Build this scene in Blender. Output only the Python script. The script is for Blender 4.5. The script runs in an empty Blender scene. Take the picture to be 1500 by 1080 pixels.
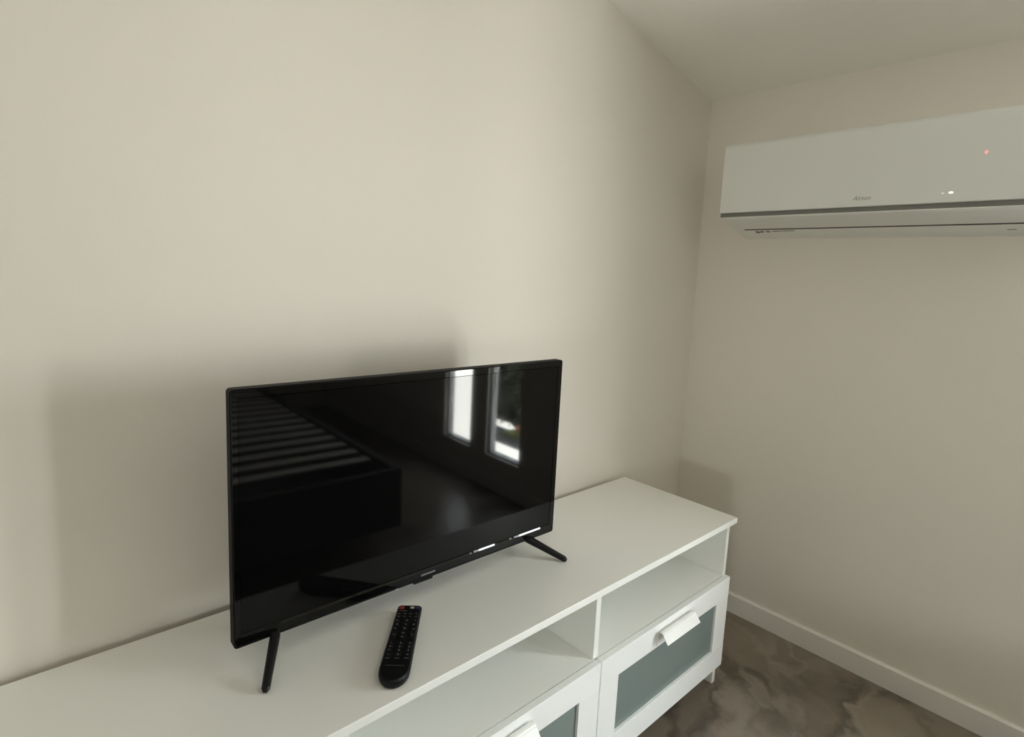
import bpy, bmesh, math, random
from mathutils import Vector, Matrix
rnd = random.Random(7)
COL = bpy.context.scene.collection

# ------------------------------------------------------------------ helpers
def nbm(): return bmesh.new()

def obj(name, bm, mat=None, parent=None, smooth=False, bevel=0.0, seg=2):
    me = bpy.data.meshes.new(name)
    if smooth:
        for f in bm.faces: f.smooth = True
    bmesh.ops.recalc_face_normals(bm, faces=bm.faces[:])
    bm.to_mesh(me); bm.free()
    o = bpy.data.objects.new(name, me); COL.objects.link(o)
    if mat: me.materials.append(mat)
    if parent: o.parent = parent
    if bevel > 0:
        m = o.modifiers.new('bevel', 'BEVEL'); m.width = bevel; m.segments = seg
        m.limit_method = 'ANGLE'; m.angle_limit = math.radians(40); m.harden_normals = False
    return o

def thing(name, label, cat, loc=(0, 0, 0), rotz=0.0, group=None):
    o = bpy.data.objects.new(name, None); COL.objects.link(o)
    o.empty_display_size = 0.05
    o.location = loc; o.rotation_euler = (0, 0, rotz)
    o['label'] = label; o['category'] = cat
    if group: o['group'] = group
    return o

def struct(name, bm, mat, parent=None, label=None, **k):
    o = obj(name, bm, mat, parent, **k)
    if parent is None:
        o['kind'] = 'structure'
    if label: o['label'] = label
    return o

def box(bm, x0, x1, y0, y1, z0, z1):
    xs, ys, zs = sorted((x0, x1)), sorted((y0, y1)), sorted((z0, z1))
    v = [bm.verts.new((xs[i & 1], ys[(i >> 1) & 1], zs[(i >> 2) & 1])) for i in range(8)]
    for f in ((0, 2, 3, 1), (4, 5, 7, 6), (0, 1, 5, 4), (2, 6, 7, 3), (0, 4, 6, 2), (1, 3, 7, 5)):
        bm.faces.new([v[i] for i in f])
    return bm

def prism(bm, prof, axis, a0, a1):
    """extrude a closed 2-D profile along an axis; axis 0: prof=(y,z), 1: prof=(x,z), 2: prof=(x,y)"""
    def p(a, q):
        if axis == 0: return (a, q[0], q[1])
        if axis == 1: return (q[0], a, q[1])
        return (q[0], q[1], a)
    A = [bm.verts.new(p(a0, q)) for q in prof]; B = [bm.verts.new(p(a1, q)) for q in prof]
    n = len(prof)
    for i in range(n):
        bm.faces.new((A[i], A[(i + 1) % n], B[(i + 1) % n], B[i]))
    bm.faces.new(A); bm.faces.new(list(reversed(B)))
    return bm

def rrect(x0, x1, y0, y1, r, n=5):
    pts = []
    for cx, cy, a in ((x1 - r, y1 - r, 0), (x0 + r, y1 - r, 90), (x0 + r, y0 + r, 180), (x1 - r, y0 + r, 270)):
        for k in range(n + 1):
            t = math.radians(a + 90 * k / n); pts.append((cx + r * math.cos(t), cy + r * math.sin(t)))
    return pts

def cyl(bm, c, r, h, axis=2, n=20, r2=None):
    r2 = r if r2 is None else r2
    def p(t, rr, a):
        u, v = rr * math.cos(t), rr * math.sin(t)
        q = {0: (a, u, v), 1: (u, a, v), 2: (u, v, a)}[axis]
        return (c[0] + q[0], c[1] + q[1], c[2] + q[2])
    A = [bm.verts.new(p(2 * math.pi * i / n, r, 0)) for i in range(n)]
    B = [bm.verts.new(p(2 * math.pi * i / n, r2, h)) for i in range(n)]
    for i in range(n): bm.faces.new((A[i], A[(i + 1) % n], B[(i + 1) % n], B[i]))
    bm.faces.new(A); bm.faces.new(list(reversed(B)))
    return bm

def loft(bm, rings, cap=True):
    R = [[bm.verts.new(p) for p in r] for r in rings]
    n = len(R[0])
    for a, b in zip(R, R[1:]):
        for i in range(n): bm.faces.new((a[i], a[(i + 1) % n], b[(i + 1) % n], b[i]))
    if cap:
        bm.faces.new(R[0]); bm.faces.new(list(reversed(R[-1])))
    return bm

def text_mesh(name, s, size, mat, parent, mtx, shear=0.0, depth=0.0002):
    cu = bpy.data.curves.new(name, 'FONT'); cu.body = s; cu.size = size; cu.shear = shear
    cu.align_x = 'CENTER'; cu.align_y = 'CENTER'; cu.extrude = depth; cu.resolution_u = 3
    t = bpy.data.objects.new(name + '_source', cu); COL.objects.link(t)
    bpy.context.view_layer.update()
    me = bpy.data.meshes.new_from_object(t.evaluated_get(bpy.context.evaluated_depsgraph_get()))
    bpy.data.objects.remove(t); bpy.data.curves.remove(cu)
    me.name = name; me.materials.clear(); me.materials.append(mat)
    o = bpy.data.objects.new(name, me); COL.objects.link(o)
    o.parent = parent; o.matrix_local = mtx
    return o

# ------------------------------------------------------------------ materials
def mat(name, color, rough=0.5, metal=0.0, spec=0.5, emit=None, estr=0.0, coat=0.0):
    m = bpy.data.materials.new(name); m.use_nodes = True
    b = m.node_tree.nodes['Principled BSDF']
    b.inputs['Base Color'].default_value = (*color, 1)
    b.inputs['Roughness'].default_value = rough; b.inputs['Metallic'].default_value = metal
    b.inputs['Specular IOR Level'].default_value = spec
    b.inputs['Coat Weight'].default_value = coat
    if emit:
        b.inputs['Emission Color'].default_value = (*emit, 1); b.inputs['Emission Strength'].default_value = estr
    return m

def N(m, t, **k):
    n = m.node_tree.nodes.new(t)
    for a, v in k.items():
        if a in n.inputs: n.inputs[a].default_value = v
        else: setattr(n, a, v)
    return n
def L(m, a, b): m.node_tree.links.new(a, b)

def noisy(m, scale, bump, detail=3.0, color_var=0.0, base=None):
    """fine procedural grain: bump, and a little colour variation"""
    b = m.node_tree.nodes['Principled BSDF']
    tc = N(m, 'ShaderNodeTexCoord'); nz = N(m, 'ShaderNodeTexNoise', Scale=scale, Detail=detail)
    L(m, tc.outputs['Object'], nz.inputs['Vector'])
    if bump:
        bp = N(m, 'ShaderNodeBump', Strength=bump, Distance=0.001)
        L(m, nz.outputs['Fac'], bp.inputs['Height']); L(m, bp.outputs['Normal'], b.inputs['Normal'])
    if color_var and base:
        cr = N(m, 'ShaderNodeValToRGB')
        cr.color_ramp.elements[0].position = 0.3; cr.color_ramp.elements[1].position = 0.7
        cr.color_ramp.elements[0].color = (*[c * (1 - color_var) for c in base], 1)
        cr.color_ramp.elements[1].color = (*[min(1, c * (1 + color_var)) for c in base], 1)
        L(m, nz.outputs['Fac'], cr.inputs['Fac']); L(m, cr.outputs['Color'], b.inputs['Base Color'])
    return m

WALLC = (0.735, 0.70, 0.638)
M_wall = noisy(mat('wall_paint', WALLC, 0.75, spec=0.25), 220, 0.12, color_var=0.006, base=WALLC)
M_ceil = noisy(mat('ceiling_paint', (0.86, 0.845, 0.805), 0.85, spec=0.2), 200, 0.1, color_var=0.006, base=(0.86, 0.845, 0.805))
M_base = noisy(mat('baseboard_lacquer', (0.78, 0.76, 0.72), 0.4), 60, 0.02, color_var=0.01, base=(0.78, 0.76, 0.72))
M_white = noisy(mat('white_laminate', (0.86, 0.865, 0.84), 0.42), 500, 0.03, color_var=0.006, base=(0.86, 0.865, 0.84))
M_front = noisy(mat('white_lacquer_front', (0.90, 0.91, 0.905), 0.38), 300, 0.02, color_var=0.005, base=(0.90, 0.91, 0.905))
M_glass = noisy(mat('frosted_drawer_glass', (0.185, 0.225, 0.215), 0.32, spec=0.5), 900, 0.05, color_var=0.02, base=(0.185, 0.225, 0.215))
M_handle = noisy(mat('white_painted_metal', (0.88, 0.88, 0.87), 0.35), 400, 0.01, color_var=0.005, base=(0.88, 0.88, 0.87))
M_screen = mat('tv_panel_black', (0.002, 0.002, 0.0022), 0.04, spec=0.22)
M_bezel = noisy(mat('tv_gloss_black', (0.002, 0.002, 0.002), 0.03, spec=0.3), 600, 0.005)
M_strip = mat('tv_polished_edge', (0.003, 0.003, 0.003), 0.02, spec=0.6)
M_case = noisy(mat('tv_matte_black', (0.0025, 0.0025, 0.0025), 0.5, spec=0.10), 900, 0.15)
M_leg = noisy(mat('black_plastic_leg', (0.004, 0.004, 0.0045), 0.4, spec=0.25), 700, 0.05)
M_remote = noisy(mat('remote_black_plastic', (0.004, 0.004, 0.0045), 0.45, spec=0.22), 900, 0.1)
M_rubber = noisy(mat('black_rubber_button', (0.006, 0.006, 0.007), 0.6, spec=0.2), 900, 0.05)
M_red = noisy(mat('red_rubber_button', (0.22, 0.015, 0.012), 0.5), 900, 0.05)
M_blue = noisy(mat('navy_rubber_button', (0.02, 0.025, 0.07), 0.5), 900, 0.05)
M_pale = noisy(mat('pale_rubber_button', (0.42, 0.41, 0.37), 0.5), 900, 0.05)
M_print = mat('grey_print', (0.13, 0.13, 0.14), 0.6)
M_ac = noisy(mat('ac_white_plastic', (0.70, 0.715, 0.69), 0.36), 250, 0.02, color_var=0.004, base=(0.70, 0.715, 0.69))
M_acbody = noisy(mat('ac_white_casing', (0.76, 0.77, 0.74), 0.45), 250, 0.02, color_var=0.004, base=(0.76, 0.77, 0.74))
M_acdark = noisy(mat('ac_grey_recess', (0.16, 0.16, 0.145), 0.5), 100, 0.0, color_var=0.05, base=(0.16, 0.16, 0.145))
M_acslot = noisy(mat('ac_dark_slot', (0.05, 0.045, 0.042), 0.7), 100, 0.0, color_var=0.05, base=(0.05, 0.045, 0.042))
M_rubprint = mat('faint_grey_print', (0.05, 0.05, 0.055), 0.6)
M_mark = mat('grey_logo_print', (0.25, 0.25, 0.235), 0.5)
M_mark2 = mat('violet_grey_print', (0.16, 0.145, 0.15), 0.5)
M_ledr = mat('red_led', (0.8, 0.2, 0.2), 0.3, emit=(1.0, 0.45, 0.42), estr=.75)
M_dotw = mat('white_glow', (0.9, 0.9, 0.85), 0.3, emit=(1.0, 0.97, 0.9), estr=0.7)
M_dotw2 = mat('dim_white_glow', (0.8, 0.8, 0.75), 0.3, emit=(1.0, 0.97, 0.9), estr=0.3)
M_bed = noisy(mat('charcoal_upholstery', (0.14, 0.133, 0.13), 0.85, spec=0.2), 900, 0.5, color_var=0.2, base=(0.14, 0.133, 0.13))
M_slat = noisy(mat('pale_birch_slat', (0.80, 0.76, 0.69), 0.5), 30, 0.05, color_var=0.06, base=(0.80, 0.76, 0.69))
M_frame = noisy(mat('grey_window_frame', (0.42, 0.43, 0.44), 0.4), 300, 0.02, color_var=0.01, base=(0.42, 0.43, 0.44))
M_grav = noisy(mat('grey_paving', (0.10, 0.10, 0.105), 0.8), 90, 0.4, color_var=0.3, base=(0.10, 0.10, 0.105))
M_leaf = noisy(mat('hedge_leaf', (0.047, 0.052, 0.033), 0.6), 12, 0.0, color_var=0.5, base=(0.047, 0.052, 0.033))
M_terra = noisy(mat('terracotta', (0.36, 0.13, 0.06), 0.8), 60, 0.2, color_var=0.1, base=(0.36, 0.13, 0.06))
M_plant = noisy(mat('plant_green', (0.10, 0.14, 0.04), 0.6), 40, 0.0, color_var=0.4, base=(0.10, 0.14, 0.04))
M_petal = noisy(mat('yellow_petal', (0.55, 0.45, 0.12), 0.6), 60, 0.0, color_var=0.2, base=(0.55, 0.45, 0.12))

# marble-look porcelain floor: cloudy taupe with dark and pale veins
def floor_material():
    m = mat('taupe_marble_tile', (0.15, 0.12, 0.095), 0.30, spec=0.5)
    b = m.node_tree.nodes['Principled BSDF']
    tc = N(m, 'ShaderNodeTexCoord'); mp = N(m, 'ShaderNodeMapping'); mp.inputs['Rotation'].default_value = (0, 0, math.radians(-28))
    mp.inputs['Location'].default_value = (0.35, 0.2, 0)
    L(m, tc.outputs['Object'], mp.inputs['Vector'])
    warp = N(m, 'ShaderNodeTexNoise', Scale=2.2, Detail=5.0, Roughness=0.6)
    L(m, mp.outputs['Vector'], warp.inputs['Vector'])
    add = N(m, 'ShaderNodeVectorMath', operation='MULTIPLY_ADD'); add.inputs[1].default_value = (0.55, 0.55, 0)
    L(m, warp.outputs['Color'], add.inputs[0]); L(m, mp.outputs['Vector'], add.inputs[2])
    # broad clouds
    cl = N(m, 'ShaderNodeTexNoise', Scale=3.0, Detail=6.0, Roughness=0.55); L(m, add.outputs[0], cl.inputs['Vector'])
    r1 = N(m, 'ShaderNodeValToRGB'); e = r1.color_ramp.elements
    e[0].position = 0.30; e[0].color = (0.150, 0.121, 0.090, 1); e[1].position = 0.72; e[1].color = (0.280, 0.236, 0.190, 1)
    L(m, cl.outputs['Fac'], r1.inputs['Fac'])
    # thin veins = |noise - .5| near 0
    def vein(scale, width, off):
        mp2 = N(m, 'ShaderNodeMapping'); mp2.inputs['Location'].default_value = (off, off * 0.7, 0); mp2.inputs['Scale'].default_value = (1.0, 2.1, 1.0)
        L(m, add.outputs[0], mp2.inputs['Vector'])
        n = N(m, 'ShaderNodeTexNoise', Scale=scale, Detail=3.0, Roughness=0.5); L(m, mp2.outputs['Vector'], n.inputs['Vector'])
        s = N(m, 'ShaderNodeMath', operation='SUBTRACT'); s.inputs[1].default_value = 0.5; L(m, n.outputs['Fac'], s.inputs[0])
        a = N(m, 'ShaderNodeMath', operation='ABSOLUTE'); L(m, s.outputs[0], a.inputs[0])
        r = N(m, 'ShaderNodeMapRange'); r.inputs['From Min'].default_value = 0.0; r.inputs['From Max'].default_value = width
        r.inputs['To Min'].default_value = 1.0; r.inputs['To Max'].default_value = 0.0; L(m, a.outputs[0], r.inputs['Value'])
        return r.outputs['Result']
    dark = vein(0.95, 0.032, 3.1); pale = vein(1.25, 0.036, 5.2)
    mx1 = N(m, 'ShaderNodeMix', data_type='RGBA'); mx1.inputs['B'].default_value = (0.060, 0.046, 0.033, 1)
    f1 = N(m, 'ShaderNodeMath', operation='MULTIPLY'); f1.inputs[1].default_value = 0.75; L(m, dark, f1.inputs[0])
    mx2 = N(m, 'ShaderNodeMix', data_type='RGBA'); mx2.inputs['B'].default_value = (0.36, 0.32, 0.275, 1)
    f2 = N(m, 'ShaderNodeMath', operation='MULTIPLY'); f2.inputs[1].default_value = 0.42; L(m, pale, f2.inputs[0])
    L(m, r1.outputs['Color'], mx1.inputs['A']); L(m, f1.outputs[0], mx1.inputs['Factor'])
    L(m, mx1.outputs['Result'], mx2.inputs['A']); L(m, f2.outputs[0], mx2.inputs['Factor'])
    L(m, mx2.outputs['Result'], b.inputs['Base Color'])
    return m
M_floor = floor_material()

def window_glass():
    m = bpy.data.materials.new('clear_window_glass'); m.use_nodes = True
    nt = m.node_tree; nt.nodes.clear()
    out = N(m, 'ShaderNodeOutputMaterial'); mix = N(m, 'ShaderNodeMixShader')
    lw = N(m, 'ShaderNodeLayerWeight', Blend=0.5)                      # Schlick reflectance of each face of the pane
    pw = N(m, 'ShaderNodeMath', operation='POWER'); pw.inputs[1].default_value = 5.0; L(m, lw.outputs['Facing'], pw.inputs[0])
    fr = N(m, 'ShaderNodeMath', operation='MULTIPLY_ADD'); fr.inputs[1].default_value = 0.96; fr.inputs[2].default_value = 0.04
    L(m, pw.outputs[0], fr.inputs[0])
    tr = N(m, 'ShaderNodeBsdfTransparent'); tr.inputs['Color'].default_value = (0.96, 0.98, 0.97, 1)
    gl = N(m, 'ShaderNodeBsdfGlossy'); gl.inputs['Roughness'].default_value = 0.01
    L(m, fr.outputs[0], mix.inputs[0]); L(m, tr.outputs[0], mix.inputs[1]); L(m, gl.outputs[0], mix.inputs[2]); L(m, mix.outputs[0], out.inputs[0])
    return m
M_pane = window_glass()

# ------------------------------------------------------------------ the room
# corner of the TV wall and the air-conditioner wall at the origin; the room lies at x<0, y<0
XL, YB, TH = -5.4, -4.0, 0.14
HC, SL = 1.8633, 0.2114                  # knee-wall height, ceiling rising away from it
def ceil_z(x): return HC - SL * x
struct('floor', box(nbm(), XL - TH, TH, YB - TH, TH, -0.12, 0), M_floor)
struct('ceiling', prism(nbm(), [(TH, ceil_z(TH)), (XL - TH, ceil_z(XL - TH)), (XL - TH, ceil_z(XL - TH) + .12), (TH, ceil_z(TH) + .12)], 1, YB - TH, TH), M_ceil)
def gable(bm, y0, y1):
    return prism(bm, [(0, 0), (XL, 0), (XL, ceil_z(XL)), (0, ceil_z(0))], 1, y0, y1)
struct('wall_front', gable(nbm(), 0, TH), M_wall)
struct('wall_back', gable(nbm(), YB - TH, YB), M_wall)
W3 = (-3.10, -2.40, 0.46, 0.98)             # window added in the unseen far left wall for fill light
bm = nbm(); zl = ceil_z(XL)
box(bm, XL - TH, XL, YB - TH, W3[0], 0, zl); box(bm, XL - TH, XL, W3[1], TH, 0, zl)
box(bm, XL - TH, XL, W3[0], W3[1], 0, W3[2]); box(bm, XL - TH, XL, W3[0], W3[1], W3[3], zl)
struct('wall_left', bm, M_wall)
bm = nbm()
for y in (W3[0], W3[1] - .04): box(bm, XL - .07, XL - .02, y, y + .04, W3[2], W3[3])
for z in (W3[2], W3[3] - .04): box(bm, XL - .07, XL - .02, W3[0] + .04, W3[1] - .04, z, z + .04)
w3 = struct('window_3', bm, M_frame, label='small window added in the unseen left wall for fill light')
obj('pane', box(nbm(), XL - .047, XL - .043, W3[0] + .04, W3[1] - .04, W3[2] + .04, W3[3] - .04), M_pane, w3)
WZ0, WZ1 = 0.185, 1.42
WINS = [(-1.730, -1.443), (-2.155, -1.882)]
TR = 0.062                                  # this outer wall is thin; the windows sit nearly flush in it
bm = nbm()
ys = [TH, WINS[0][1], WINS[0][0], WINS[1][1], WINS[1][0], YB - TH]
for k in range(5):
    if k in (1, 3):
        box(bm, 0, TR, ys[k], ys[k + 1], 0, WZ0); box(bm, 0, TR, ys[k], ys[k + 1], WZ1, HC)
    else:
        box(bm, 0, TR, ys[k], ys[k + 1], 0, HC)
struct('wall_right', bm, M_wall)
BB, BT = 0.0722, 0.0123
def bprof(s):  # small chamfer along the top edge
    return [(0, 0), (-BT * s, 0), (-BT * s, BB - 0.005), (-BT * s + 0.005 * s, BB), (0, BB)]
struct('baseboard_right', prism(nbm(), bprof(1), 1, YB, 0), M_base)
struct('baseboard_front', prism(nbm(), bprof(1), 0, XL, -BT), M_base)
struct('baseboard_left', box(nbm(), XL, XL + BT, YB, -BT, 0, BB), M_base)
struct('baseboard_back', box(nbm(), XL + BT, -BT, YB, YB + BT, 0, BB), M_base)

wlabels = ['narrow low window nearest the television wall, green hedge outside',
           'narrow low window farther from the television wall, bright white outside']
for i, (y0, y1) in enumerate(WINS):
    fw = 0.018
    bm = nbm()
    box(bm, 0.02, 0.058, y0, y0 + fw, WZ0, WZ1); box(bm, 0.02, 0.058, y1 - fw, y1, WZ0, WZ1)
    box(bm, 0.02, 0.058, y0 + fw, y1 - fw, WZ0, WZ0 + 0.012); box(bm, 0.02, 0.058, y0 + fw, y1 - fw, WZ1 - fw, WZ1)
    w = struct('window_%d' % (i + 1), bm, M_frame, label=wlabels[i])
    obj('pane', box(nbm(), 0.036, 0.040, y0 + fw, y1 - fw, WZ0 + 0.012, WZ1 - fw), M_pane, w)

# ------------------------------------------------------------------ outside the windows  (the pale sunlit terrace itself is the ground half of the daylight world)
struct('paving', prism(nbm(), [(0.96, -2.92), (1.235, -3.30), (1.235, -2.0), (0.96, -2.0)], 2, -0.18, -0.16), M_grav)
bm = nbm()
POTXY = (1.165, -2.755)
def leaf(bm, c, r, up):
    n = Vector((rnd.uniform(-1, 1), rnd.uniform(-1, 1), rnd.uniform(-.3, 1))).normalized()
    t = n.orthogonal().normalized(); b = n.cross(t)
    a = rnd.uniform(0, 6.28); d = t * math.cos(a) + b * math.sin(a); e = n.cross(d)
    bm.faces.new([bm.verts.new(Vector(c) + q) for q in (-d * r, e * r * .5, d * r, -e * r * .5)])
for k in range(2600):
    leaf(bm, (1.275 + abs(rnd.gauss(0, .06)), rnd.uniform(-3.42, -2.2), -.15 + .62 * rnd.random() ** .85), rnd.uniform(.022, .045), 1)
hedge = obj('hedge', bm, M_leaf)
hedge['label'] = 'dark green clipped hedge beyond the terrace outside the windows'; hedge['category'] = 'hedge'
obj('stems', box(nbm(), 1.38, 1.50, -3.38, -2.25, -.16, .42), M_leaf, hedge)
pot = thing('flower_pot', 'small orange terracotta pot with a yellow-flowered plant on the paving outside the window', 'flower pot', (POTXY[0], POTXY[1], -.16))
obj('pot', cyl(nbm(), (0, 0, 0), .032, .085, r2=.043), M_terra, pot)
bm = nbm()
for k in range(70): leaf(bm, (rnd.gauss(-.085, .025), rnd.gauss(.02, .035), .03 + abs(rnd.gauss(0, .025))), .022, 1)
obj('foliage', bm, M_plant, pot)
bm = nbm()
for k in range(16): leaf(bm, (rnd.gauss(-.09, .02), rnd.gauss(.02, .03), .065 + rnd.uniform(-.02, .02)), .012, 1)
obj('blossoms', bm, M_petal, pot)

# ------------------------------------------------------------------ TV bench
H, T = 0.53, 0.0164
BX1, BYB, BYF = -0.3908, -0.0215, -0.4316
PITCH = 0.6005
bench = thing('tv_bench', 'long white low bench with open shelves above glass-fronted drawers along the wall', 'tv bench', (-1.305, -0.22, 0))
def lb(bm):   # world-built mesh -> bench-local
    bmesh.ops.translate(bm, verts=bm.verts[:], vec=(1.305, 0.22, 0)); return bm
BX0 = -2.2185
obj('top_panel', lb(box(nbm(), BX0, BX1, BYF, BYB, H - T, H)), M_white, bench, bevel=.0012)
SW = 0.0163; SR = -0.4006; DR = -0.9912; YF = -0.4160; ZS = 0.3535
obj('side_panel', lb(box(nbm(), SR - SW, SR, YF, BYB - .004, 0, H - T)), M_white, bench, bevel=.0008)
SLx = DR - 2 * PITCH
obj('side_panel', lb(box(nbm(), SLx - SW, SLx, YF, BYB - .004, 0, H - T)), M_white, bench, bevel=.0008)
for k in range(2):
    x = DR - k * PITCH
    obj('divider', lb(box(nbm(), x - SW, x, YF, BYB - .012, .076, H - T)), M_white, bench, bevel=.0008)
secs = [(DR, SR - SW), (DR - PITCH, DR - SW), (SLx, DR - PITCH - SW)]
for a, b in secs:
    obj('shelf', lb(box(nbm(), a, b, YF - .0022, BYB - .012, ZS - .016, ZS)), M_white, bench, bevel=.0008)
obj('back_panel', lb(box(nbm(), SLx, SR - SW, BYB - .012, BYB - .006, .06, H - T)), M_white, bench)
obj('bottom_panel', lb(box(nbm(), SLx, SR - SW, -.40, BYB - .012, .060, .076)), M_white, bench)
obj('plinth', lb(box(nbm(), SLx, SR - SW, -.08, -.064, 0, .060)), M_white, bench)

YD, YDB, ZB, ZT = -0.4358, -0.4205, 0.0726, 0.3541
def make_drawer(x0, x1, ox0, ox1):
    oz0, oz1 = .140, .2912
    s = .0006                                     # hairline joints between rails and stiles
    bm = nbm()
    box(bm, x0, x1, YD, YDB, oz1, ZT); box(bm, x0, x1, YD, YDB, ZB, oz0)
    box(bm, x0, ox0, YD + .0004, YDB, oz0 + s, oz1 - s); box(bm, ox1, x1, YD + .0004, YDB, oz0 + s, oz1 - s)
    # the drawer box behind the front
    box(bm, x0 + .03, x0 + .042, YDB, -.06, ZB + .02, ZT - .06); box(bm, x1 - .042, x1 - .03, YDB, -.06, ZB + .02, ZT - .06)
    box(bm, x0 + .042, x1 - .042, -.072, -.06, ZB + .02, ZT - .06); box(bm, x0 + .042, x1 - .042, YDB, -.072, ZB + .02, ZB + .026)
    d = obj('drawer', lb(bm), M_front, bench, bevel=.0007)
    g = obj('glass_panel', lb(box(nbm(), ox0 - .004, ox1 + .004, YD + .007, YD + .011, oz0 - .004, oz1 + .004)), M_glass, d)
    g['label'] = 'frosted grey-green glass panel'
    hc = (x0 + x1) / 2
    # folded sheet handle: plate on the face, rounded crest, lip hanging outwards
    out = [(YD, .2965), (YD - .0012, .318), (YD - .0030, .3300)]
    for k in range(9):
        t = math.radians(170 - 160 * k / 8)
        out.append((YD - .0112 - .0085 * math.cos(t), .3300 + .0085 * math.sin(t)))
    out += [(YD - .0330, .3150)]
    pr = []
    for i, p in enumerate(out):
        a = Vector(out[max(i - 1, 0)]); b = Vector(out[min(i + 1, len(out) - 1)]); t = (b - a).normalized()
        pr.append(Vector(p) + Vector((-t.y, t.x)) * .0018)
    prof = [tuple(p) for p in out] + [tuple(p) for p in reversed(pr)]
    prof = [(min(y, YD - .0001), z) for y, z in prof]
    h = obj('handle', lb(prism(nbm(), prof, 0, hc - .0765, hc + .0765)), M_handle, d)
    h['label'] = 'white folded metal pull'
make_drawer(-.9985, -.4090, -.9315, -.4765)
make_drawer(-1.5915, -1.0022, -1.5245, -1.0695)
make_drawer(-2.1995, -1.5952, -2.1290, -1.6630)

# ------------------------------------------------------------------ television
TVA = -0.0138
tv = thing('television', 'black flat-screen television with splayed legs standing on the white bench', 'television', (-1.328, -0.2213, H), TVA)
W2, ZB0, TVH = 0.3675, 0.0425, 0.4335        # half width, bottom above bench, height
ZT0 = ZB0 + TVH
# local: x right, y away from viewer, z up; front face at y=0
def frame_bm(x0, x1, z0, z1, ix0, ix1, iz0, iz1, ya, yb, r):
    bm = nbm(); n = 4
    o = rrect(x0, x1, z0, z1, r, n); i = rrect(ix0, ix1, iz0, iz1, .0008, n)
    V = [[bm.verts.new((p[0], y, p[1])) for p in ring] for ring, y in ((o, ya), (i, ya), (i, yb), (o, yb))]
    m = len(o)
    for a, b in ((0, 1), (1, 2), (2, 3), (3, 0)):
        for k in range(m): bm.faces.new((V[a][k], V[a][(k + 1) % m], V[b][(k + 1) % m], V[b][k]))
    return bm
obj('outer_frame', frame_bm(-W2, W2, ZB0, ZT0, -W2 + .0028, W2 - .0028, ZB0 + .004, ZT0 - .0028, 0, .020, .006), M_case, tv, bevel=.0010)
obj('bezel', frame_bm(-W2 + .0028, W2 - .0028, ZB0 + .004, ZT0 - .0028, -W2 + .0115, W2 - .0125, ZB0 + .0215, ZT0 - .0150, .0008, .020, .003), M_bezel, tv)
obj('screen', box(nbm(), -W2 + .0122, W2 - .0132, .0018, .016, ZB0 + .0222, ZT0 - .0163), M_screen, tv)
# narrow gloss chamfer under the screen
prof = [(.0006, ZB0 + .0222), (-.0007, ZB0 + .0186), (-.0004, ZB0 + .0180), (.0030, ZB0 + .0180), (.0030, ZB0 + .0222)]
obj('ledge_strip', prism(nbm(), prof, 0, -W2 + .012, W2 - .045), M_strip, tv)
# rear housing
bm = nbm()
loft(bm, [[(x, .0195, z) for x, z in rrect(-W2 + .006, W2 - .006, ZB0 + .004, ZT0 - .006, .008)],
          [(x, .036, z) for x, z in rrect(-W2 + .03, W2 - .03, ZB0 + .006, ZT0 - .03, .02)],
          [(x, .044, z) for x, z in rrect(-.29, .29, ZB0 + .008, ZB0 + .27, .03)],
          [(x, .078, z) for x, z in rrect(-.26, .26, ZB0 + .02, ZB0 + .24, .03)]])
obj('rear_housing', bm, M_case, tv)
bm = nbm()
loft(bm, [[(x, .002, z) for x, z in rrect(-.030, .016, ZB0 - .0055, ZB0 + .004, .0025)],
          [(x, .012, z) for x, z in rrect(-.030, .016, ZB0 - .0055, ZB0 + .004, .0025)]])
obj('infrared_receiver', bm, M_bezel, tv)
obj('brand_plate', box(nbm(), -.014, .020, -.0004, .0006, ZB0 + .0085, ZB0 + .0120), M_print, tv)
obj('glow_dot', cyl(nbm(), (-.0655, .006, ZB0 - .004), .0024, .004, n=10), mat('white_glow_speck', (0.75, 0.75, 0.73), 0.2, emit=(1, 1, .97), estr=.55), tv)  # small glowing white speck added under the bezel
def make_leg(s, xa, tipx, tipy):
    # flat splayed bar: front tip -> apex under the cabinet -> rear tip
    pts = [(tipx, -tipy, .0062), (xa + (tipx - xa) * .10, -.002, ZB0 + .001), (xa, .022, ZB0 + .006), (xa + (tipx - xa) * .12, .046, ZB0), (xa + (tipx - xa) * .35, .110, .0062)]
    wid = [.0125, .0160, .0190, .0160, .0125]; hei = [.0120, .0160, .0170, .0160, .0120]
    rings = []
    for i, p in enumerate(pts):
        a = Vector(pts[max(0, i - 1)]); b = Vector(pts[min(len(pts) - 1, i + 1)]); t = (b - a).normalized()
        side = Vector((0, 0, 1)).cross(t).normalized(); up = t.cross(side)
        c = Vector(p)
        rings.append([c + side * u * wid[i] / 2 + up * v * hei[i] / 2 for u, v in
                      ((1, .5), (.6, 1), (-.6, 1), (-1, .5), (-1, -.5), (-.6, -1), (.6, -1), (1, -.5))])
    e = (Vector(pts[0]) - Vector(pts[1])).normalized()
    first = [Vector(pts[0]) + e * .006 + (q - Vector(pts[0])) * .55 for q in rings[0]]
    e2 = (Vector(pts[-1]) - Vector(pts[-2])).normalized()
    last = [Vector(pts[-1]) + e2 * .006 + (q - Vector(pts[-1])) * .55 for q in rings[-1]]
    rings = [first] + rings + [last]
    for r in rings:
        for q in r: q.z = max(q.z, 0.0003)
    return obj('leg', loft(nbm(), rings), M_leg, tv, bevel=.0008)
make_leg(-1, -.299, -.341, .071)
make_leg(1, .281, .341, .069)

# ------------------------------------------------------------------ remote control
top = Vector((-1.3815, -.2455)); d = Vector((-.640, -.769)).normalized()
rem = thing('remote_control', 'black remote control with a red power button lying on the bench before the television', 'remote control',
            (top.x, top.y, H), math.atan2(d.x, -d.y))
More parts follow.
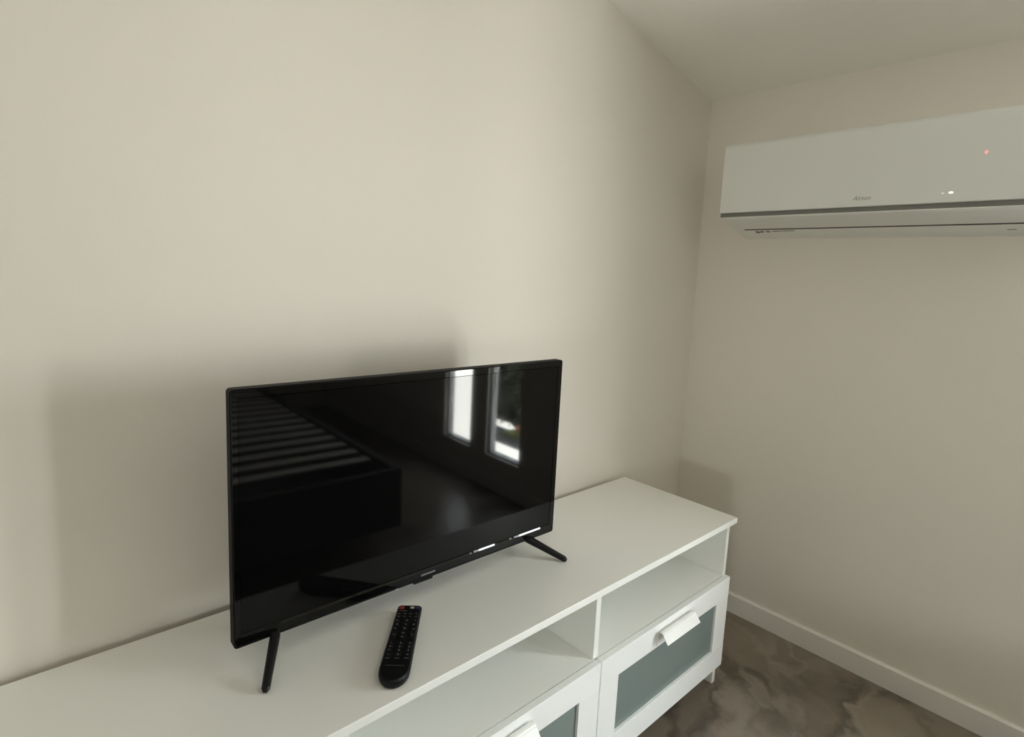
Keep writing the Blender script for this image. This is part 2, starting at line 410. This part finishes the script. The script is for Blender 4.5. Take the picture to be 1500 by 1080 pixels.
# local: +x right, -y towards the rounded end
LEN, WT, WB, RT = .213, .0235, .0262, .0165
def rem_outline(ins):
    p = [(WT - ins - .003, -ins), (WT - ins, -ins - .003)]
    p += [(WB - ins, -LEN + .036)]
    for k in range(1, 12):
        t = math.radians(180 * k / 12)
        p.append(((WB - ins) * math.cos(t), -LEN + .034 - (.034 - ins) * math.sin(t)))
    p += [(-WB + ins, -LEN + .036), (-WT + ins, -ins - .003), (-WT + ins + .003, -ins)]
    return p
bm = nbm()
loft(bm, [[(x, y, z) for x, y in rem_outline(i)] for i, z in ((.004, 0.0002), (.0008, .004), (0, .009), (.0006, .0135), (.0030, RT))])
obj('body', bm, M_remote, rem, bevel=.0004)
def button(x, v, w, h, m=M_rubber, mark=None, r=None):
    y = -v * LEN
    bm = nbm(); r = min(w, h) * .45 if r is None else r
    loft(bm, [[(x + a, y + b, RT - .0004) for a, b in rrect(-w / 2, w / 2, -h / 2, h / 2, r, 3)],
              [(x + a, y + b, RT + .0009) for a, b in rrect(-w / 2, w / 2, -h / 2, h / 2, r, 3)],
              [(x + a * .86, y + b * .86, RT + .0014) for a, b in rrect(-w / 2, w / 2, -h / 2, h / 2, r, 3)]])
    o = obj('button', bm, m, rem)
    z = RT + .0014
    if mark is None: return o
    if mark in '0123456789+-':
        text_mesh('symbol', mark, .0062, M_print, o, Matrix.Translation((x, y, z + .0002)))
    elif mark == '.':
        obj('symbol', box(nbm(), x - .0016, x + .0016, y - .0009, y + .0009, z - .0001, z + .0003), M_print, o)
    elif mark == 'o':
        obj('symbol', cyl(nbm(), (x, y, z - .0001), .0017, .0004, n=12), M_print, o)
    return o
b = button(-.0148, .052, .0110, .0100, M_red, 'o'); b['label'] = 'red power button'
b = button(.0055, .050, .0085, .0055, M_pale); b['label'] = 'pale oval button'
b = button(.0160, .050, .0085, .0095, M_blue, '.'); b['label'] = 'navy blue button'
for v in (.150, .192):
    for x in (-.0165, -.0055, .0055, .0165): button(x, v, .0082, .0052, mark='.')
button(-.0165, .250, .0085, .006, mark='.'); button(.0012, .250, .0100, .0060, mark='.'); button(.0168, .250, .0085, .006, mark='.')
button(-.0150, .305, .0070, .0085, mark='o'); button(.0008, .305, .0110, .0085, mark='.'); button(.0155, .305, .0070, .0085, mark='o')
button(-.0172, .362, .0080, .0060, mark='.'); button(.0005, .362, .0100, .0060, mark='o'); button(.0175, .372, .0080, .0060, mark='o')
button(-.0160, .452, .0085, .0180, mark='+', r=.003); button(.0165, .452, .0085, .0180, mark='+', r=.003)
button(.0000, .425, .0095, .0058, mark='.'); button(-.0002, .478, .0110, .0058, mark='.')
for r_, row in enumerate(('123', '456', '789')):
    for c_, ch in enumerate(row):
        button((-.0165, 0, .0165)[c_], .558 + .046 * r_, .0100, .0065, mark=ch)
for x, ch in ((-.0165, '-'), (0, '0'), (.0165, '.')): button(x, .700, .0100, .0065, mark=ch)
obj('printed_line', box(nbm(), -.0165, .0150, -.824 * LEN, -.8175 * LEN, RT - .0002, RT + .00015), M_rubprint, rem)
for x in (-.0165, 0, .0165):
    obj('printed_caption', box(nbm(), x - .0035, x + .0035, -.738 * LEN, -.732 * LEN, RT - .0002, RT + .00015), M_print, rem)
obj('printed_caption', box(nbm(), -.018, -.004, -.100 * LEN, -.093 * LEN, RT - .0002, RT + .00015), M_print, rem)

# ------------------------------------------------------------------ air conditioner
AY0, AY1 = -1.010, -0.178                       # far end near the corner is AY1
ac = thing('air_conditioner', 'white wall-mounted air conditioner with small glowing dots high on the right wall', 'air conditioner', (0, (AY0 + AY1) / 2, 1.36))
def la(bm):
    bmesh.ops.translate(bm, verts=bm.verts[:], vec=(0, -(AY0 + AY1) / 2, -1.36)); return bm
# casing: top, back and sloping underside
casing = [(0, 1.652), (-.150, 1.652), (-.176, 1.646), (-.176, 1.433), (-.188, 1.4205), (-.190, 1.4185)]
casing += [(-.180, 1.4145), (-.100, 1.391), (-.0965, 1.396), (-.090, 1.396), (-.0895, 1.3875), (-.048, 1.375), (0, 1.3655)]
obj('casing', la(prism(nbm(), casing, 1, AY0 + .003, AY1 - .003)), M_acbody, ac, bevel=.0015)
# glossy front panel with a rounded top edge
fp = [(-.176, 1.4335), (-.1955, 1.4335), (-.1975, 1.436), (-.1985, 1.50), (-.1990, 1.58), (-.1975, 1.625)]
for k in range(7):
    t = math.radians(90 * k / 6)
    fp.append((-.1795 - .0175 * math.cos(t), 1.6335 + .0175 * math.sin(t)))
fp += [(-.150, 1.6530), (-.150, 1.6500), (-.176, 1.648)]
obj('front_panel', la(prism(nbm(), fp, 1, AY0, AY1)), M_ac, ac, bevel=.0015)
o = obj('groove', la(box(nbm(), -.192, -.170, AY0 + .004, AY1 - .0015, 1.4212, 1.4330)), M_acdark, ac); o['label'] = 'grey recessed line under the front panel'
# outlet flap and its dark gap
fl = [(-.1915, 1.4212), (-.1930, 1.4180), (-.1860, 1.4135), (-.1035, 1.3895), (-.1030, 1.3925), (-.180, 1.4180)]
obj('flap', la(prism(nbm(), fl, 1, AY0 + .02, AY1 - .010)), M_ac, ac, bevel=.0006)
o = obj('outlet_gap', la(prism(nbm(), [(-.1032, 1.3945), (-.1032, 1.3896), (-.0935, 1.3872), (-.0935, 1.3930)], 1, AY0 + .045, AY1 - .042)), M_acslot, ac); o['label'] = 'thin dark air outlet gap'
def on_underside(s0, s1, u0, u1, m, nm):
    # small print on the sloping underside between the gap and the wall
    x0, x1 = -.0895 + u0, -.0895 + u1
    def z(x): return 1.3875 + (x + .0895) * (1.375 - 1.3875) / (.0415) - .0004
    bm = nbm(); A = [(x0, s0, z(x0)), (x1, s0, z(x1)), (x1, s1, z(x1)), (x0, s1, z(x0))]
    lo = [bm.verts.new((p[0], p[1], p[2] - .0002)) for p in A]; hi = [bm.verts.new((p[0], p[1], p[2] + .0006)) for p in A]
    bm.faces.new(lo); bm.faces.new(hi[::-1])
    for i in range(4): bm.faces.new((lo[i], lo[(i + 1) % 4], hi[(i + 1) % 4], hi[i]))
    return obj(nm, la(bm), m, ac)
y0 = -.247
for a, b, u0, u1 in ((0, .011, .008, .024), (.012, .021, .010, .020), (.022, .029, .006, .018), (.036, .050, .008, .018),
                     (.057, .083, .008, .014), (.085, .128, .008, .012)):
    on_underside(y0 - a, y0 - b, u0, u1, M_mark2, 'printed_mark')
on_underside(-.893, -.912, .030, .034, M_mark, 'screw_cover')
Rlogo = Matrix(((0, 0, -1, 0), (-1, 0, 0, 0), (0, 1, 0, 0), (0, 0, 0, 1)))   # text x -> -y, text y -> z, normal -> -x
yc = (AY0 + AY1) / 2
text_mesh('logo', 'Airton', .0165, M_mark, ac, Matrix.Translation((-.1983, -.593 - yc, 1.4560 - 1.36)) @ Rlogo, shear=.35)
def lit_dot(y, z, w, h, m, nm):
    bm = nbm()
    loft(bm, [[(-.1975, y + a, z + b) for a, b in rrect(-w / 2, w / 2, -h / 2, h / 2, min(w, h) * .48, 4)],
              [(-.1996, y + a, z + b) for a, b in rrect(-w / 2, w / 2, -h / 2, h / 2, min(w, h) * .48, 4)]])
    return obj(nm, la(bm), m, ac)
lit_dot(-.8510, 1.5475, .0065, .0080, M_ledr, 'glow_dot')['label'] = 'small red light'
lit_dot(-.7755, 1.4570, .0055, .0038, M_dotw2, 'glow_dot')['label'] = 'small dim white glowing dot'  # this and the next: small white dots with emission on the panel
lit_dot(-.7925, 1.4575, .0095, .0048, M_dotw, 'glow_dot')['label'] = 'small bright white glowing dot'

# ------------------------------------------------------------------ bed (seen in the television's reflection)
bed = thing('bed_frame', 'dark upholstered bed frame with bare pale slats, reflected in the television', 'bed', (-1.50, -2.35, 0))
def lbed(bm):
    bmesh.ops.translate(bm, verts=bm.verts[:], vec=(1.50, 2.35, 0)); return bm
bx1, bx0, by1, by0, bz0, bz1 = -.745, -2.25, -1.345, -3.42, .10, .36
obj('footboard', lbed(box(nbm(), bx0, bx1, by1 - .032, by1, bz0, bz1)), M_bed, bed, bevel=.008, seg=3)
obj('side_rail', lbed(box(nbm(), bx1 - .032, bx1, by0, by1 - .033, bz0, bz1)), M_bed, bed, bevel=.008, seg=3)
obj('side_rail', lbed(box(nbm(), bx0, bx0 + .032, by0, by1 - .033, bz0, bz1)), M_bed, bed, bevel=.008, seg=3)
obj('headboard', lbed(box(nbm(), bx0, bx1, by0 - .08, by0 - .001, bz0, .95)), M_bed, bed, bevel=.015, seg=3)
obj('slat_ledge', lbed(box(nbm(), bx1 - .052, bx1 - .033, by0, by1 - .04, .30, .335)), M_bed, bed)
obj('slat_ledge', lbed(box(nbm(), bx0 + .033, bx0 + .052, by0, by1 - .04, .30, .335)), M_bed, bed)
obj('centre_beam', lbed(box(nbm(), -1.52, -1.48, by0, by1 - .04, .28, .335)), M_bed, bed)
obj('gap_darkener', lbed(box(nbm(), bx0 + .034, bx1 - .034, by0, by1 - .034, .11, .118)), M_bed, bed)  # dark sheet added under the slats so their gaps stay black
for x in (bx0 + .25, bx1 - .30):
    for y in (by0 + .10, by1 - .45):
        obj('leg', lbed(cyl(nbm(), (x, y, 0), .02, bz0 + .03, r2=.028, n=14)), M_bed, bed)
for k in range(14):
    y = -1.553 - .131 * k
    if y - .065 < by0: break
    bm = nbm()
    prof = []                                   # slightly bowed slat
    P = [(bx0 + .035 + (bx1 - bx0 - .075) * i / 8, .346 + .008 * math.sin(math.pi * i / 8)) for i in range(9)]
    prof = P + [(x, z - .006) for x, z in reversed(P)]
    obj('slat', lbed(prism(bm, prof, 1, y - .056, y)), M_slat, bed)

# ------------------------------------------------------------------ daylight: sky and ground light coming in through the windows
SKY = 36.0
w = bpy.data.worlds.new('daylight'); bpy.context.scene.world = w; w.use_nodes = True
nt = w.node_tree; nt.nodes.clear()
tc = nt.nodes.new('ShaderNodeTexCoord'); sp = nt.nodes.new('ShaderNodeSeparateXYZ'); mr = nt.nodes.new('ShaderNodeMapRange')
cr = nt.nodes.new('ShaderNodeValToRGB'); bg = nt.nodes.new('ShaderNodeBackground'); out = nt.nodes.new('ShaderNodeOutputWorld')
mr.inputs['From Min'].default_value = -1; mr.inputs['From Max'].default_value = 1
e = cr.color_ramp.elements
e[0].position = 0.0; e[0].color = (1.5, 1.46, 1.39, 1)          # pale paved ground in open shade-free daylight
e[1].position = 1.0; e[1].color = (.75, .82, .90, 1)          # bright overcast zenith
k = e.new(.49); k.color = (1.5, 1.46, 1.39, 1)
k = e.new(.51); k.color = (1.05, 1.08, 1.10, 1)
nt.links.new(tc.outputs['Generated'], sp.inputs[0]); nt.links.new(sp.outputs['Z'], mr.inputs['Value'])
nt.links.new(mr.outputs[0], cr.inputs[0]); nt.links.new(cr.outputs[0], bg.inputs['Color'])
bg.inputs['Strength'].default_value = SKY; nt.links.new(bg.outputs[0], out.inputs[0])
for i, (y0, y1) in enumerate(WINS):            # sampling portals in the openings (they emit nothing themselves)
    ld = bpy.data.lights.new('window_portal', 'AREA'); ld.shape = 'RECTANGLE'
    ld.size = WZ1 - WZ0; ld.size_y = y1 - y0; ld.cycles.is_portal = True
    lo = bpy.data.objects.new('window_portal', ld); COL.objects.link(lo)
    lo.location = (.060, (y0 + y1) / 2, (WZ0 + WZ1) / 2); lo.rotation_euler = (0, math.radians(90), 0)
ld = bpy.data.lights.new('window_portal', 'AREA'); ld.shape = 'RECTANGLE'
ld.size = W3[3] - W3[2]; ld.size_y = W3[1] - W3[0]; ld.cycles.is_portal = True
lo = bpy.data.objects.new('window_portal', ld); COL.objects.link(lo)
lo.location = (XL - .10, (W3[0] + W3[1]) / 2, (W3[2] + W3[3]) / 2); lo.rotation_euler = (0, math.radians(-90), 0)

# ------------------------------------------------------------------ camera
yaw, pit, rol, f = 0.7513, -0.1323, 0.0500, 827.78
fw = Vector((math.sin(yaw) * math.cos(pit), math.cos(yaw) * math.cos(pit), math.sin(pit)))
r = Vector((math.cos(yaw), -math.sin(yaw), 0)); u = r.cross(fw)
r2 = math.cos(rol) * r + math.sin(rol) * u; u2 = -math.sin(rol) * r + math.cos(rol) * u
cd = bpy.data.cameras.new('camera'); cam = bpy.data.objects.new('camera', cd); COL.objects.link(cam)
cam.matrix_world = Matrix(((r2.x, u2.x, -fw.x, -1.9482), (r2.y, u2.y, -fw.y, -1.1384), (r2.z, u2.z, -fw.z, 1.2033), (0, 0, 0, 1)))
cd.sensor_width = 36; cd.sensor_fit = 'HORIZONTAL'; cd.lens = f * 36 / 1500
cd.shift_x = (750 - 764.56) / 1500; cd.shift_y = (512.75 - 540) / 1500; cd.clip_start = .02
sc = bpy.context.scene; sc.camera = cam
sc.view_settings.view_transform = 'Standard'; sc.view_settings.look = 'None'
sc.view_settings.gamma = 1; sc.view_settings.use_curve_mapping = False
sc.view_settings.exposure = -0.10
sc.cycles.max_bounces = 14; sc.cycles.diffuse_bounces = 10; sc.cycles.glossy_bounces = 6; sc.cycles.transparent_max_bounces = 12
sc.cycles.caustics_reflective = False; sc.cycles.caustics_refractive = False
sc.cycles.use_denoising = True; sc.cycles.sample_clamp_indirect = 0.0
